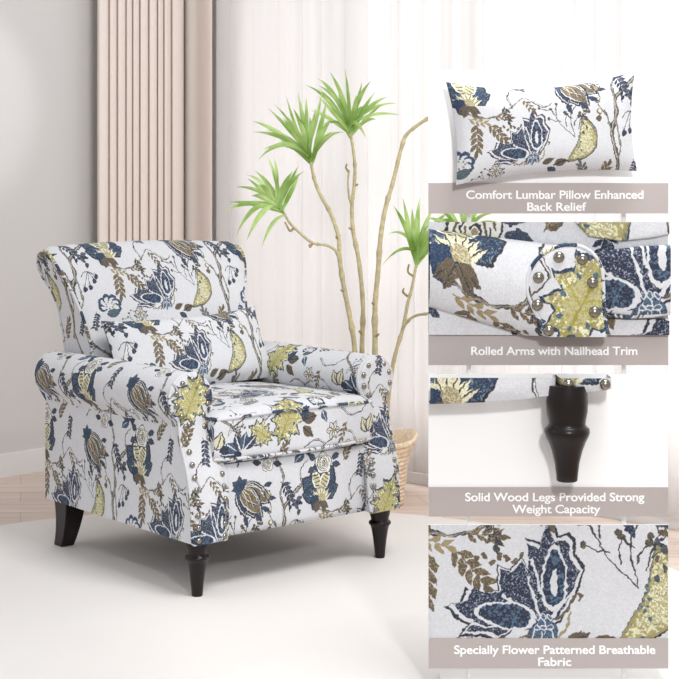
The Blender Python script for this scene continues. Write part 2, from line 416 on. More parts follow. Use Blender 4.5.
def floor_material():
    m, nt, b = new_mat('blush_oak_boards')
    tc = nt.nodes.new('ShaderNodeTexCoord'); mp = nt.nodes.new('ShaderNodeMapping'); mp.inputs['Rotation'].default_value = (0, 0, math.radians(-12))
    br = nt.nodes.new('ShaderNodeTexBrick'); br.inputs['Scale'].default_value = 1; br.inputs['Brick Width'].default_value = 1.6; br.inputs['Row Height'].default_value = .2
    br.inputs['Mortar Size'].default_value = .002; br.offset = .37
    br.inputs['Color1'].default_value = (.78, .65, .57, 1); br.inputs['Color2'].default_value = (.70, .56, .48, 1); br.inputs['Mortar'].default_value = (.55, .42, .35, 1)
    mp2 = nt.nodes.new('ShaderNodeMapping'); mp2.inputs['Scale'].default_value = (1.2, 26, 1); mp2.inputs['Rotation'].default_value = (0, 0, math.radians(-12))
    n = nt.nodes.new('ShaderNodeTexNoise'); n.inputs['Scale'].default_value = 1.6; n.inputs['Detail'].default_value = 5
    mr = nt.nodes.new('ShaderNodeMapRange'); mr.inputs['From Min'].default_value = .3; mr.inputs['From Max'].default_value = .7; mr.inputs['To Min'].default_value = .86; mr.inputs['To Max'].default_value = 1.12
    mu = nt.nodes.new('ShaderNodeVectorMath'); mu.operation = 'SCALE'
    L = nt.links.new
    L(tc.outputs['Object'], mp.inputs['Vector']); L(mp.outputs['Vector'], br.inputs['Vector'])
    L(tc.outputs['Object'], mp2.inputs['Vector']); L(mp2.outputs['Vector'], n.inputs['Vector']); L(n.outputs['Fac'], mr.inputs['Value'])
    L(br.outputs['Color'], mu.inputs[0]); L(mr.outputs['Result'], mu.inputs['Scale']); L(mu.outputs['Vector'], b.inputs['Base Color'])
    b.inputs['Roughness'].default_value = .38
    return m


FLOORM = floor_material()


# ---------------------------------------------------------------- mesh helpers
class MB:
    """collects vertices, faces and per-vertex UVs for one mesh"""
    def __init__(s): s.v = []; s.f = []; s.uv = []
    def grid(s, rows, uvs=None, close_u=False, close_v=False, flip=False):
        o = len(s.v); nr = len(rows); nc = len(rows[0])
        for i, r in enumerate(rows):
            for j, p in enumerate(r):
                s.v.append(tuple(p)); s.uv.append(tuple(uvs[i][j]) if uvs else (0, 0))
        for i in range(nr if close_u else nr - 1):
            for j in range(nc if close_v else nc - 1):
                a, b = i * nc + j, i * nc + (j + 1) % nc
                c, d = ((i + 1) % nr) * nc + (j + 1) % nc, ((i + 1) % nr) * nc + j
                q = (a + o, b + o, c + o, d + o); s.f.append(q[::-1] if flip else q)
        return s
    def fan(s, ring, centre, uvf, flip=False):
        o = len(s.v)
        for p in list(ring) + [centre]: s.v.append(tuple(p)); s.uv.append(uvf(p))
        n = len(ring)
        for j in range(n):
            q = (o + j, o + (j + 1) % n, o + n); s.f.append(q[::-1] if flip else q)
        return s
    def box(s, lo, hi, uvf=None):
        x0, y0, z0 = lo; x1, y1, z1 = hi
        for q in (((x0, y0, z0), (x1, y0, z0), (x1, y0, z1), (x0, y0, z1)), ((x1, y1, z0), (x0, y1, z0), (x0, y1, z1), (x1, y1, z1)),
                  ((x0, y1, z0), (x0, y0, z0), (x0, y0, z1), (x0, y1, z1)), ((x1, y0, z0), (x1, y1, z0), (x1, y1, z1), (x1, y0, z1)),
                  ((x0, y0, z1), (x1, y0, z1), (x1, y1, z1), (x0, y1, z1)), ((x0, y1, z0), (x1, y1, z0), (x1, y0, z0), (x0, y0, z0))):
            o = len(s.v)
            for p in q: s.v.append(p); s.uv.append(uvf(p) if uvf else (0, 0))
            s.f.append((o, o + 1, o + 2, o + 3))
        return s
    def tube(s, pts, r, n=8, uvf=None, closed=False, cap=True):
        pts = [Vector(p) for p in pts]; m = len(pts); rows = []; prev = None
        for i, p in enumerate(pts):
            if closed: t = (pts[(i + 1) % m] - pts[i - 1]).normalized()
            else: t = (pts[min(i + 1, m - 1)] - pts[max(i - 1, 0)]).normalized()
            if prev is None:
                a = Vector((0, 0, 1)) if abs(t.z) < .8 else Vector((1, 0, 0)); nrm = t.cross(a).normalized()
            else: nrm = (prev - t * prev.dot(t)).normalized()
            prev = nrm; bi = t.cross(nrm); rr = r[i] if isinstance(r, (list, tuple)) else r
            rows.append([p + (nrm * math.cos(k * 2 * PI / n) + bi * math.sin(k * 2 * PI / n)) * rr for k in range(n)])
        uvs = [[uvf(q) for q in row] for row in rows] if uvf else None
        s.grid(rows, uvs, close_u=closed, close_v=True)
        if cap and not closed:
            s.fan(rows[0], pts[0], lambda p: (0, 0)); s.fan(rows[-1], pts[-1], lambda p: (0, 0), True)
        return s
    def lathe(s, prof, c=(0, 0, 0), n=32, wob=None):
        rows = []
        for (r, z) in prof:
            rows.append([(c[0] + r * (wob(k * 2 * PI / n, z) if wob else 1) * math.cos(k * 2 * PI / n), c[1] + r * (wob(k * 2 * PI / n, z) if wob else 1) * math.sin(k * 2 * PI / n), c[2] + z) for k in range(n)])
        return s.grid(rows, close_v=True)
    def mesh(s, name):
        me = bpy.data.meshes.new(name); me.from_pydata([tuple(v) for v in s.v], [], s.f)
        uvl = me.uv_layers.new(name='UVMap')
        idx = np.empty(len(me.loops), np.int32); me.loops.foreach_get('vertex_index', idx)
        uvl.data.foreach_set('uv', np.asarray(s.uv, np.float32)[idx].ravel())
        return me
    def build(s, name, mat, parent=None, smooth=True, normals=True, merge=0.):
        me = s.mesh(name)
        if normals or merge:
            bm = bmesh.new(); bm.from_mesh(me)
            if merge: bmesh.ops.remove_doubles(bm, verts=bm.verts, dist=merge)
            if normals: bmesh.ops.recalc_face_normals(bm, faces=bm.faces)
            bm.to_mesh(me); bm.free()
        me.materials.append(mat)
        if smooth: me.polygons.foreach_set('use_smooth', [True] * len(me.polygons)); me.set_sharp_from_angle(angle=math.radians(48))
        o = bpy.data.objects.new(name, me); COL.objects.link(o)
        if parent: o.parent = parent
        return o


def tag(o, label=None, cat=None, group=None, kind=None):
    if label: o['label'] = label
    if cat: o['category'] = cat
    if group: o['group'] = group
    if kind: o['kind'] = kind
    return o


def empty(name, loc, rz=0., **k):
    o = bpy.data.objects.new(name, None); COL.objects.link(o); o.location = loc; o.rotation_euler = (0, 0, rz); o.empty_display_size = .1
    tag(o, **k); return o


def lerp(a, b, t): return a + (b - a) * t


def interp(x, pts):
    if x <= pts[0][0]: return pts[0][1]
    for (a, fa), (b, fb) in zip(pts, pts[1:]):
        if x <= b: t = (x - a) / (b - a); return fa + (fb - fa) * t
    return pts[-1][1]


def spl(P, n=6, closed=False):
    P = [Vector(p) for p in P]; m = len(P); out = []
    for i in range(m if closed else m - 1):
        if closed: a, b, c, d = P[i - 1], P[i], P[(i + 1) % m], P[(i + 2) % m]
        else: a, b, c, d = P[max(i - 1, 0)], P[i], P[i + 1], P[min(i + 2, m - 1)]
        for k in range(n):
            t = k / n; out.append(.5 * ((2 * b) + (c - a) * t + (2 * a - 5 * b + 4 * c - d) * t * t + (3 * b - a - 3 * c + d) * t ** 3))
    if not closed: out.append(P[-1])
    return out


def arc(ring, closed=True):
    s = [0.]
    for a, b in zip(ring, ring[1:]): s.append(s[-1] + (Vector(b) - Vector(a)).length)
    return s


# ---------------------------------------------------------------- the room
A2 = Vector((.684, .730, 0)); B2 = Vector((.730, -.684, 0))          # along the left wall (away), along the back wall (towards the right)
CORNER = Vector((-.7065, 7.4375, 0))


def wall_box(name, p, q, n, thick, z0, z1, mat, kind='structure'):
    """upright slab from p to q, thickened away from the room (n points into the room)"""
    m = MB(); a, b = Vector(p), Vector(q); c, d = b - n * thick, a - n * thick
    lo = [v + Vector((0, 0, z0)) for v in (a, b, c, d)]; hi = [v + Vector((0, 0, z1)) for v in (a, b, c, d)]
    for i in range(4):
        j = (i + 1) % 4; o = len(m.v); m.v += [lo[i], lo[j], hi[j], hi[i]]; m.uv += [(0, 0)] * 4; m.f.append((o, o + 1, o + 2, o + 3))
    for r in (lo, hi): o = len(m.v); m.v += r; m.uv += [(0, 0)] * 4; m.f.append((o, o + 1, o + 2, o + 3))
    o = m.build(name, mat, smooth=False, merge=1e-5)
    if kind: o['kind'] = kind
    return o


H = 2.75
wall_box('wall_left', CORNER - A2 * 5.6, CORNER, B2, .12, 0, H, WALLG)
WX0, WX1 = .34, 3.9                     # the glazed opening along the back wall
wb = [wall_box('wall_back', CORNER - B2 * .12, CORNER + B2 * WX0, -A2, .12, 0, H, WALLW), wall_box('wall_back', CORNER + B2 * WX1, CORNER + B2 * 5.2, -A2, .12, 0, H, WALLW),
      wall_box('wall_back', CORNER + B2 * WX0, CORNER + B2 * WX1, -A2, .12, 0, .05, WALLW), wall_box('wall_back', CORNER + B2 * WX0, CORNER + B2 * WX1, -A2, .12, 2.6, H, WALLW)]
_bm = bmesh.new()
for _o in wb: _bm.from_mesh(_o.data)
_bm.to_mesh(wb[0].data); _bm.free()
for _o in wb[1:]: bpy.data.objects.remove(_o)
WN = 5; WF = MB()
def _frame(t0, t1, z0, z1, n0=.03, n1=.08):
    a, b_ = CORNER + B2 * t0 + A2 * n0, CORNER + B2 * t1 + A2 * n0; c, d = b_ + A2 * (n1 - n0), a + A2 * (n1 - n0)
    lo = [v + Vector((0, 0, z0)) for v in (a, b_, c, d)]; hi = [v + Vector((0, 0, z1)) for v in (a, b_, c, d)]
    for q in ([lo[0], lo[1], hi[1], hi[0]], [lo[1], lo[2], hi[2], hi[1]], [lo[2], lo[3], hi[3], hi[2]], [lo[3], lo[0], hi[0], hi[3]], lo, hi):
        o_ = len(WF.v); WF.v += q; WF.uv += [(0, 0)] * 4; WF.f.append((o_, o_ + 1, o_ + 2, o_ + 3))
for k in range(WN + 1):
    t = lerp(WX0 + .03, WX1 - .03, k / WN); _frame(t - .03, t + .03, .05, 2.6)
_frame(WX0, WX1, .05, .11); _frame(WX0, WX1, 2.54, 2.6)
WF.build('window_1', TRIM, smooth=False)['kind'] = 'structure'
wall_box('baseboard_left', CORNER - A2 * 5.6 + B2 * .018, CORNER + B2 * .018, B2, .018, 0, .10, TRIM)
wall_box('baseboard_back', CORNER - A2 * .018, CORNER + B2 * 5.2 - A2 * .018, -A2, .018, 0, .045, TRIM)
fl = MB().box((-7, .4, -.1), (6, 9.5, 0)).build('floor', FLOORM, smooth=False, merge=1e-5); fl['kind'] = 'structure'

# round rug
RC = Vector((-.336, 4.377, 0)); RR = 1.568
prof = [(0, .0), (RR - .003, .0), (RR, .0012), (RR, .003), (RR - .004, .0042), (RR - .02, .0045), (RR * .66, .0045), (RR * .33, .0045), (0, .0045)]
rug = MB().lathe(prof, (0, 0, 0), 128).build('round_rug', RUG, merge=1e-5); rug.location = RC + Vector((0, 0, .0002))
tag(rug, 'large round cream rug lying under the armchair', 'rug')

# ---- pleated curtains either side of the corner, and the sheer on the back wall
def drape(name, edge_pts, z0, z1, mat, label, cat, group=None, thick=.0022):
    m = MB(); zs = [lerp(z0, z1, k / 8) for k in range(9)]
    rows = [[Vector((p.x, p.y, z)) for p in edge_pts] for z in zs]
    m.grid(rows)
    o = m.build(name, mat, normals=False)
    md = o.modifiers.new('thickness', 'SOLIDIFY'); md.thickness = thick; md.offset = 0
    tag(o, label, cat, group); return o


def on_wall(px, base, d, off, nrm):
    """ground point on the wall line base + t*d, off metres into the room, at pixel column px"""
    b = base + nrm * off; r = (px - 339.5) / F
    t = (r * b.y - b.x) / (d.x - r * d.y); return b + d * t


pl = [97.5, 109, 117, 126, 132.5, 139.5, 148.6, 157.5, 163.7, 171, 183]
pts = []
for a, b in zip(pl, pl[1:]):
    w = b - a
    for k, (f, o) in enumerate([(0, .074), (.06, .094), (.18, .108), (.45, .114), (.75, .108), (.93, .094), (.985, .078)]):
        pts.append(on_wall(a + w * f, CORNER, -A2, o, B2))
pts.append(on_wall(183.5, CORNER, -A2, .06, B2))
drape('pleated_curtain', pts, .02, H - .05, CURT, 'blush pink curtain hanging in narrow pleats beside the grey wall', 'curtain')
pts = [on_wall(lerp(184.5, 212, k / 24), CORNER, B2, .09 + .012 * math.sin(k / 24 * PI * 2.2 + 1.3) - (.05 if k == 0 else 0), -A2) for k in range(25)]
drape('curtain_panel', pts, .02, H - .05, CURT, 'smooth blush pink curtain panel right of the narrow pleats', 'curtain')
SH = [(214, 236), (236, 262), (262, 302), (302, 327), (327, 352), (352, 398), (398, 446), (446, 520), (520, 600), (600, 700), (700, 780)]
for i, (a, b) in enumerate([(216, 301.6), (302, 397.6), (398, 561.6), (562, 790)]):
    n = int((b - a) / 1.0 + .5); pts = []
    for k in range(n + 1):
        x = a + (b - a) * k / n; ph = x * .21 + 1.7 * math.sin(x * .043)
        o = .07 + .005 * math.sin(ph) + .002 * math.sin(ph * 2.3) + (.005 if int(x / 23) % 2 else 0)
        pts.append(on_wall(x, CORNER, B2, o, -A2))
    drape('sheer_curtain', pts, .062, H - .05, SHEER,
          ['white sheer curtain beside the pink curtain, left of the plant canes', 'white sheer curtain directly behind the plant canes',
           'white sheer curtain at the right of the plant, beside the display boards', 'white sheer curtain behind the display boards at far right'][i], 'curtain', 'white sheer curtains on the back wall')

# ---------------------------------------------------------------- the armchair
CH = empty('armchair', (-.4517, 4.593, .0258), math.radians(40), label='floral rolled-arm armchair with metal nailheads and dark turned legs on the round rug', cat='armchair')
W = .85; DP = .912


def vf(z): return interp(z, [(.15, .0), (.28, .006), (.36, .026), (.43, .052), (.50, .070), (.60, .076), (.70, .078)])


def uvt(a, b, ou, ov, s=1.): return (a / TILE / s + ou, b / TILE / s + ov)


CU, CZ, CR = .042, .586, .077


def make_arm(side):
    mir = (lambda u: u) if side == 0 else (lambda u: W - u)
    ring = [(0, .15), (0, .22), (0, .30), (0, .38), (0, .44), (.002, .478), (.006, .4975), (.006, .4975)]
    for k in range(25):
        th = math.radians(238 - (238 + 48) * k / 24); ring.append((CU + (CR + .003) * math.cos(th), CZ + (CR + .003) * math.sin(th)))
    ring += [(.098, .48), (.104, .43), (.118, .38), (.13, .33), (.13, .24), (.13, .15)]
    s = arc([(a, b, 0) for a, b in ring]); n = 22; rows = []; uvs = []
    for i in range(n + 1):
        t = i / n; row = []; uv = []
        for j, (u, z) in enumerate(ring):
            v0 = vf(z) + .004; v1 = DP - (.0 if z < .49 else -.008 * math.sin(PI * .5)); v = lerp(v0, v1, t)
            pu = .0035 * math.sin(PI * t) * (1 if z > .5 else .5)
            cu, cz = (CU, CZ) if z > .49 else (.065, z)
            d = Vector((u - cu, 0, z - cz)); d = d.normalized() if d.length > 0 else d
            row.append((mir(u + d.x * pu), v, z + d.z * pu))
            if side == 0: uv.append(uvt(-v, z, *ARM_UV[0]) if j < 7 else uvt(-v, s[j] + .15, ARM_UV[0][0] + .46, ARM_UV[0][1] + .64))
            else: uv.append(uvt(-v, -(s[j]) + .85, *ARM_UV[1]))
        rows.append(row); uvs.append(uv)
    m = MB().grid(rows, uvs)
    m.fan(rows[-1], (mir(.06), DP, .4), lambda p: uvt(p[0], p[2], .3, .1))
    m.fan(rows[0], (mir(.06), .05, .4), lambda p: uvt(p[0], p[2], .3, .1))
    arm = m.build('armrest', CLOTHM, CH)
    # the front panel, a keyhole shape that follows the scroll
    Lr = [(.15, .0), (.40, .0), (.46, -.004), (.52, .0)]; Rr = [(.15, .128), (.30, .137), (.37, .137), (.43, .120), (.48, .102), (.54, .090)]
    def edge(z):
        l = interp(z, Lr) if z < .52 else 9; r = interp(z, Rr) if z < .54 else -9
        dz = z - CZ
        if abs(dz) < CR:
            c = math.sqrt(max(0, CR * CR - dz * dz))
            if z > .503: l = min(l, CU - c); r = max(r, CU + c)
        return l, r
    zs = [.15 + (.36) * k / 20 for k in range(21)] + [CZ - CR * math.cos(math.radians(a)) for a in range(34, 181, 6)]
    zs = sorted(z for z in zs if z <= CZ + CR - 1e-4) + [CZ + CR - 2e-4]
    L, R = [], []
    for z in zs: l, r = edge(z); L.append(l); R.append(r)
    for _ in range(3):
        for A in (L, R):
            B = A[:]
            for i in range(1, len(A) - 4):
                if zs[i] < .56: A[i] = (B[i - 1] + 2 * B[i] + B[i + 1]) / 4
    rows, uvs, back = [], [], []
    for z, l, r in zip(zs, L, R):
        row, uv = [], []
        for k in range(11):
            a = -1 + 2 * k / 10; u = lerp(l, r, k / 10); dome = .012 * (1 - a ** 4)
            row.append((mir(u), vf(z) - .006 - dome, z)); uv.append(uvt(mir(u), z, *PANEL_UV[side]))
        rows.append(row); uvs.append(uv)
    m = MB().grid(rows, uvs)
    loop = [(l, z) for l, z in zip(L, zs)] + [(r, z) for r, z in zip(R[::-1], zs[::-1])]
    rim = [[(mir(u), vf(z) - .006, z) for u, z in loop], [(mir(u), vf(z) + .012, z) for u, z in loop]]
    m.grid(rim, [[uvt(p[0], p[2], *PANEL_UV[side]) for p in r] for r in rim], close_v=True)
    pan = m.build('front_panel', CLOTHM, arm, merge=1e-5)
    MB().tube([Vector((mir(u), vf(z) - .004, z)) for u, z in loop], .0058, 8, lambda p: uvt(p.x, p.z, *PANEL_UV[side]), closed=True).build('piping', CLOTHM, arm)
    # nailheads along both edges and over the scroll
    path = [Vector((l + .0165, 0, z)) for l, z in zip(L, zs) if z < CZ] + [Vector((CU + (CR - .0165) * math.cos(math.radians(a)), 0, CZ + (CR - .0165) * math.sin(math.radians(a)))) for a in range(175, 4, -6)]
    path += [Vector((r - .0165, 0, z)) for r, z in zip(R[::-1], zs[::-1]) if z < CZ]
    s = arc(path); tot = s[-1]; cnt = int(tot / .038); nm = MB()
    prof = [(.0098, 0), (.0098, .0018), (.0086, .0045), (.0058, .0068), (.003, .0078), (.0003, .0081)]
    nm.lathe(prof, n=12); me = nm.mesh('nailhead'); me.materials.append(NAIL); me.polygons.foreach_set('use_smooth', [True] * len(me.polygons))
    for k in range(cnt + 1):
        d = .012 + (tot - .024) * k / cnt
        i = max(j for j in range(len(s)) if s[j] <= d + 1e-9); i = min(i, len(s) - 2)
        p = path[i].lerp(path[i + 1], (d - s[i]) / max(1e-9, s[i + 1] - s[i]))
        o = bpy.data.objects.new('nailhead', me); COL.objects.link(o); o.parent = arm
        o.location = (mir(p.x), vf(p.z) - .0135, p.z); o.rotation_euler = (PI / 2, 0, 0)
    return arm


# print offsets (repeat units) so the motifs fall where the photograph shows them
ARM_UV = [(.856, .105), (.455, .732)]
PANEL_UV = [(.55, .11), (.345, .755)]
for sd in (0, 1): make_arm(sd)

# backrest: one profile (v, z) lofted across, wider at the scrolled top
BP = [(.66, .16), (.665, .45), (.695, .58), (.730, .70), (.765, .80), (.800, .885), (.835, .950), (.866, .996), (.902, 1.026), (.944, 1.034), (.982, 1.020),
      (1.006, .985), (1.010, .942), (.994, .905), (.972, .878), (.956, .84), (.948, .76), (.936, .66), (.925, .45), (.920, .16)]
bp = spl([(a, b, 0) for a, b in BP], 4); bs = arc(bp)
def uh(z): return interp(z, [(.15, .325), (.62, .335), (.72, .343), (.80, .354), (.88, .376), (.95, .402), (1.0, .414), (1.06, .418)])
UC = .425
BACK_UV = (.03, -.03)
rows, uvs = [], []
NS = 26
for i in range(NS + 1):
    a = -1 + 2 * i / NS; row, uv = [], []
    e = max(0, (abs(a) - .93) / .07)
    for j, p in enumerate(bp):
        front = p.x < .93 and j < 48
        cx, cz = .93, min(.96, p.y)
        d = Vector((p.x - cx, p.y - cz)); d = d.normalized() if d.length > 1e-6 else Vector((0, 0))
        k = (.014 * (1 - a * a) if j < 46 else 0) - .014 * e * e
        row.append((UC + a * uh(p.y), p.x + d.x * k, p.y + d.y * k)); uv.append(uvt(a * uh(p.y) + UC, bs[j] + .16, *BACK_UV))
    rows.append(row); uvs.append(uv)
m = MB().grid(rows, uvs)
BR = m.build('backrest', CLOTHM, CH)
for sg, row in ((-1, rows[0]), (1, rows[-1])):
    c = [Vector(p) for p in row]; ctr = Vector((0, 0, 0))
    # flat side panel: rows between front and rear halves of the profile
    n = len(c); half = n // 2 + 1; m = MB(); rr, uu = [], []
    for k in range(half):
        f, g = c[k], c[n - 1 - k] if n - 1 - k > k else c[k]
        r_ = [f.lerp(g, t / 6) + Vector((sg * .006 * math.sin(PI * t / 6), 0, 0)) for t in range(7)]
        rr.append(r_); uu.append([uvt(-p.y, p.z, .475, .02) for p in r_])
    m.grid(rr, uu); m.build('side_panel', CLOTHM, BR)
    MB().tube(c[6:-6], .0055, 8, lambda p: uvt(-p.y, p.z, .1, .5)).build('piping', CLOTHM, BR)

# seat cushion
def rrect(x0, x1, y0, y1, r, n=5, seg=6):
    out = []
    for (cx, cy, a0) in ((x1 - r, y1 - r, 0), (x0 + r, y1 - r, 90), (x0 + r, y0 + r, 180), (x1 - r, y0 + r, 270)):
        ring = [(cx + r * math.cos(math.radians(a0 + 90 * k / n)), cy + r * math.sin(math.radians(a0 + 90 * k / n))) for k in range(n + 1)]
        if out:
            a = out[-1]; b = ring[0]
            out += [(lerp(a[0], b[0], k / seg), lerp(a[1], b[1], k / seg)) for k in range(1, seg)]
        out += ring
    a, b = out[-1], out[0]; out += [(lerp(a[0], b[0], k / seg), lerp(a[1], b[1], k / seg)) for k in range(1, seg)]
    return out


SEAT_UV = (.018, .0)
V0, V1, Z0, Z1 = .008, .69, .378, .537
ring = rrect(V0, V1, Z0, Z1, .034, 5, 10); ring = ring[len(ring) // 2:] + ring[:len(ring) // 2]
i0 = min(range(len(ring)), key=lambda i: abs(ring[i][0] - .5) + 10 * (ring[i][1] > Z0 + .002)); ring = ring[i0:] + ring[:i0]
if arc([(a, b, 0) for a, b in ring[:6]]) and ring[3][0] > ring[0][0]: ring = ring[::-1]
ss = arc([(a, b, 0) for a, b in ring + [ring[0]]])
SEAT_UV = (.018, .03 - min((abs(p[0] - V0) + abs(p[1] - .485), s_) for p, s_ in zip(ring, ss))[1] / TILE)
rows, uvs = [], []; U0, U1 = .094, .752
ts = [0, .012, .03, .06] + [.1 + .8 * k / 20 for k in range(21)] + [.94, .97, .988, 1]
for t in ts:
    a = 2 * t - 1; row, uv = [], []
    sh = 1 - .16 * max(0, (abs(a) - .90) / .1) ** 2
    for j, (v, z) in enumerate(ring + [ring[0]]):
        cz, cv = (Z0 + Z1) / 2, (V0 + V1) / 2
        zz = cz + (z - cz) * sh; vv = v if v > V0 + .05 else V0 + (v - V0) + (1 - sh) * .05
        top = max(0, (z - cz) / (Z1 - cz)); g = min(1, (v - V0) / .2)
        zz += top * (.020 * (1 - a * a) * (.4 + .6 * math.sin(PI * min(1, g * .5 + .1))) - .028 * max(0, v - .25))
        vv -= .014 * (1 - a * a) * max(0, 1 - (v - V0) / .06)
        zz -= .006 * (1 - a * a) * max(0, -(z - cz) / (Z1 - cz)) * (v < .2)
        u = lerp(U0, U1, t) + (.012 if False else 0) * a * max(0, 1 - (v - V0) / .1)
        row.append((u, vv, zz)); uv.append(uvt(u, ss[j], *SEAT_UV))
    rows.append(row); uvs.append(uv)
m = MB().grid(rows, uvs)
for r_ in (rows[0], rows[-1]): m.fan(r_[:-1], (r_[0][0], .35, .46), lambda p: uvt(p[1], p[2], .3, .2))
SEAT = m.build('seat_cushion', CLOTHM, CH)
for zz, dz in ((Z0 + .018, 0), (Z1 - .018, 1)):
    pp = []
    for k in range(25):
        t = k / 24; a = 2 * t - 1
        pp.append(Vector((lerp(U0 + .003, U1 - .003, t), V0 - .0015 - .014 * (1 - a * a) + .012 * abs(a) ** 8, zz + (.016 * (1 - a * a) * .6 if dz else -.005 * (1 - a * a)))))
    pp = [Vector((U0 + .001, .10, zz + (.004 if dz else 0)))] + pp + [Vector((U1 - .001, .10, zz + (.004 if dz else 0)))]
    MB().tube(pp, .0052, 8, lambda p: uvt(p.x, p.z, .32, .9)).build('piping', CLOTHM, SEAT)

# front rail below the cushion
rows, uvs = [], []
for k in range(13):
    z = lerp(.15, .376, k / 12); row, uv = [], []
    for i in range(17):
        u = lerp(.128, .722, i / 16); a = 2 * i / 16 - 1
        v = .016 + .010 * (abs((z - .27) / .12) ** 4) - .006 * (1 - a * a)
        row.append((u, v, z)); uv.append(uvt(u, z, .545, .281))
    rows.append(row); uvs.append(uv)
m = MB().grid(rows, uvs)
FR = m.build('front_rail', CLOTHM, CH, normals=False)
md = FR.modifiers.new('depth', 'SOLIDIFY'); md.thickness = .03; md.offset = -1
MB().box((.05, .04, .146), (.80, .90, .165)).build('dust_cover', DARKM, CH, smooth=False)
MB().box((.12, .05, .165), (.73, .68, .375)).build('seat_deck', DARKM, CH, smooth=False)
MB().box((.14, .905, .15), (.71, .925, .45), lambda p: uvt(p[0], p[2], .1, .1)).build('rear_panel', CLOTHM, CH, smooth=False)

# legs
lp = [(.0, 0.0), (.0160, .0), (.0175, .003), (.0195, .025), (.0240, .055), (.0285, .078), (.0325, .090), (.0375, .0945), (.0385, .099), (.0370, .1035), (.0325, .1065), (.0300, .110),
      (.0315, .118), (.0345, .128), (.0360, .140), (.0350, .150), (.0330, .158), (0, .158)]
for (u, v) in ((.044, .036), (W - .050, .036)):
    MB().lathe([(r, z if z > .09 else .09 + (z - .09) * 1.235) for r, z in lp], (u, v, 0), 32).build('leg', LEG, CH, merge=1e-5)
for (u, su) in ((.062, -1), (W - .062, 1)):
    rows = []
    for k in range(9):
        t = k / 8; z = .158 - .179 * t; h = lerp(.044, .026, t ** .8); vc = .85 + .045 * t * t - .005; uc = u
        rows.append([(uc + a * h, vc + b * h, z) for a, b in ((-1, -1), (1, -1), (1, 1), (-1, 1))])
    m = MB().grid(rows, close_v=True); m.fan(rows[-1], (u, .89, -.021), lambda p: (0, 0)); m.fan(rows[0], (u, .85, .158), lambda p: (0, 0))
    o = m.build('leg', LEG, CH, merge=1e-5); b = o.modifiers.new('edge', 'BEVEL'); b.width = .003; b.segments = 2


# ---------------------------------------------------------------- lumbar pillows
def pillow(name, TL, TR, BR_, BL, thick, nrm, ouv, sag=.02, bow=.02, nx=36, ny=20, scale=1., roll=0.):
    """pinched-corner cushion spanning four corner points, plump along nrm both ways"""
    TL, TR, BR_, BL = map(Vector, (TL, TR, BR_, BL)); m = MB()
    wid = (TR - TL).length; hei = (TL - BL).length
    up = (TL - BL).normalized()
    cr, sr = math.cos(math.radians(roll)), math.sin(math.radians(roll))
    for side in (1, -1):
        rows, uvs = [], []
        for j in range(ny + 1):
            t = -1 + 2 * j / ny; row, uv = [], []
            for i in range(nx + 1):
                s = -1 + 2 * i / nx; a, b = (s + 1) / 2, (t + 1) / 2
                p = (BL.lerp(BR_, a)).lerp(TL.lerp(TR, a), b)
                p = p - up * (sag * (1 - s * s) * max(0, t) ** 2) + up * (bow * (1 - s * s) * max(0, -t) ** 2)
                p = p + (TR - TL).normalized() * (-.012 * s * (1 - t * t))
                f = (max(0, (1 - s ** 4)) * max(0, (1 - t ** 4))) ** .55
                w = .004 * math.sin(9 * s + 4 * t) * f * (abs(s) ** 3 + abs(t) ** 3) * .5
                p = p + nrm * (side * (thick * f + w + .002))
                row.append(p); x, y = a * wid / scale, b * hei / scale
                uv.append((((x * cr - y * sr) * (side if side > 0 else 1)) / TILE + ouv[0], (x * sr + y * cr) / TILE + ouv[1]))
            rows.append(row); uvs.append(uv)
        m.grid(rows, uvs)
    o = m.build(name, CLOTHM, merge=0)
    return o


cm = Matrix.Translation(CH.location) @ Matrix.Rotation(math.radians(40), 4, 'Z')
def cw(u, v, z): return cm @ Vector((u, v, z))
nrm = (cm.to_3x3() @ Vector((0, -.88, .47))).normalized()
P_TL, P_TR, P_BR, P_BL = cw(.082, .672, .785), cw(.772, .715, .800), cw(.772, .588, .548), cw(.085, .555, .535)
pil = pillow('lumbar_pillow', P_TL, P_TR, P_BR, P_BL, .062, nrm, (.15, .26), sag=.022, bow=.0, roll=0)
tag(pil, 'floral lumbar pillow leaning on the backrest inside the armchair', 'pillow')

# ---------------------------------------------------------------- potted plant in a woven basket
PC = Vector((.112, 6.05, 0))
PL = empty('potted_plant', PC, label='tall plant with bare canes and green leaf crowns in a woven basket', cat='potted plant')


def lp_(p): return p - PC


def rim_z(th): return .018 + .022 * abs(math.cos(th)) ** 3 + .01 * math.sin(3 * th)
m = MB(); rows = []; NB = 15; HB = .238
for j in range(NB * 4 + 1):
    t = j / (NB * 4); base = interp(t, [(0, .142), (.3, .149), (.6, .158), (.85, .172), (1, .190)]); rib = .0065 * abs(math.sin(PI * j / 4))
    row = []
    for k in range(72):
        th = 2 * PI * k / 72; rr = base + rib + .0018 * math.sin(18 * th + (PI if (j // 4) % 2 else 0))
        if t > .8: rr += .014 * (t - .8) / .2 * abs(math.cos(th)) ** 4
        row.append((rr * math.cos(th), rr * math.sin(th), .002 + t * HB + (t ** 5) * rim_z(th)))
    rows.append(row)
top = rows[-1]; inner = [[(x * f, y * f, z - dz) for x, y, z in top] for f, dz in ((.96, -.004), (.92, .0), (.80, .06), (.70, .12))]
m.grid(rows + inner, close_v=True); m.fan(rows[0], (0, 0, .002), lambda p: (0, 0))
m.build('basket', BASKET, PL)
MB().lathe([(0, .150), (.06, .156), (.12, .151), (.142, .148)], n=24).build('soil', simple('potting_soil', (.06, .04, .03), .95, scale=90, strength=1), PL)


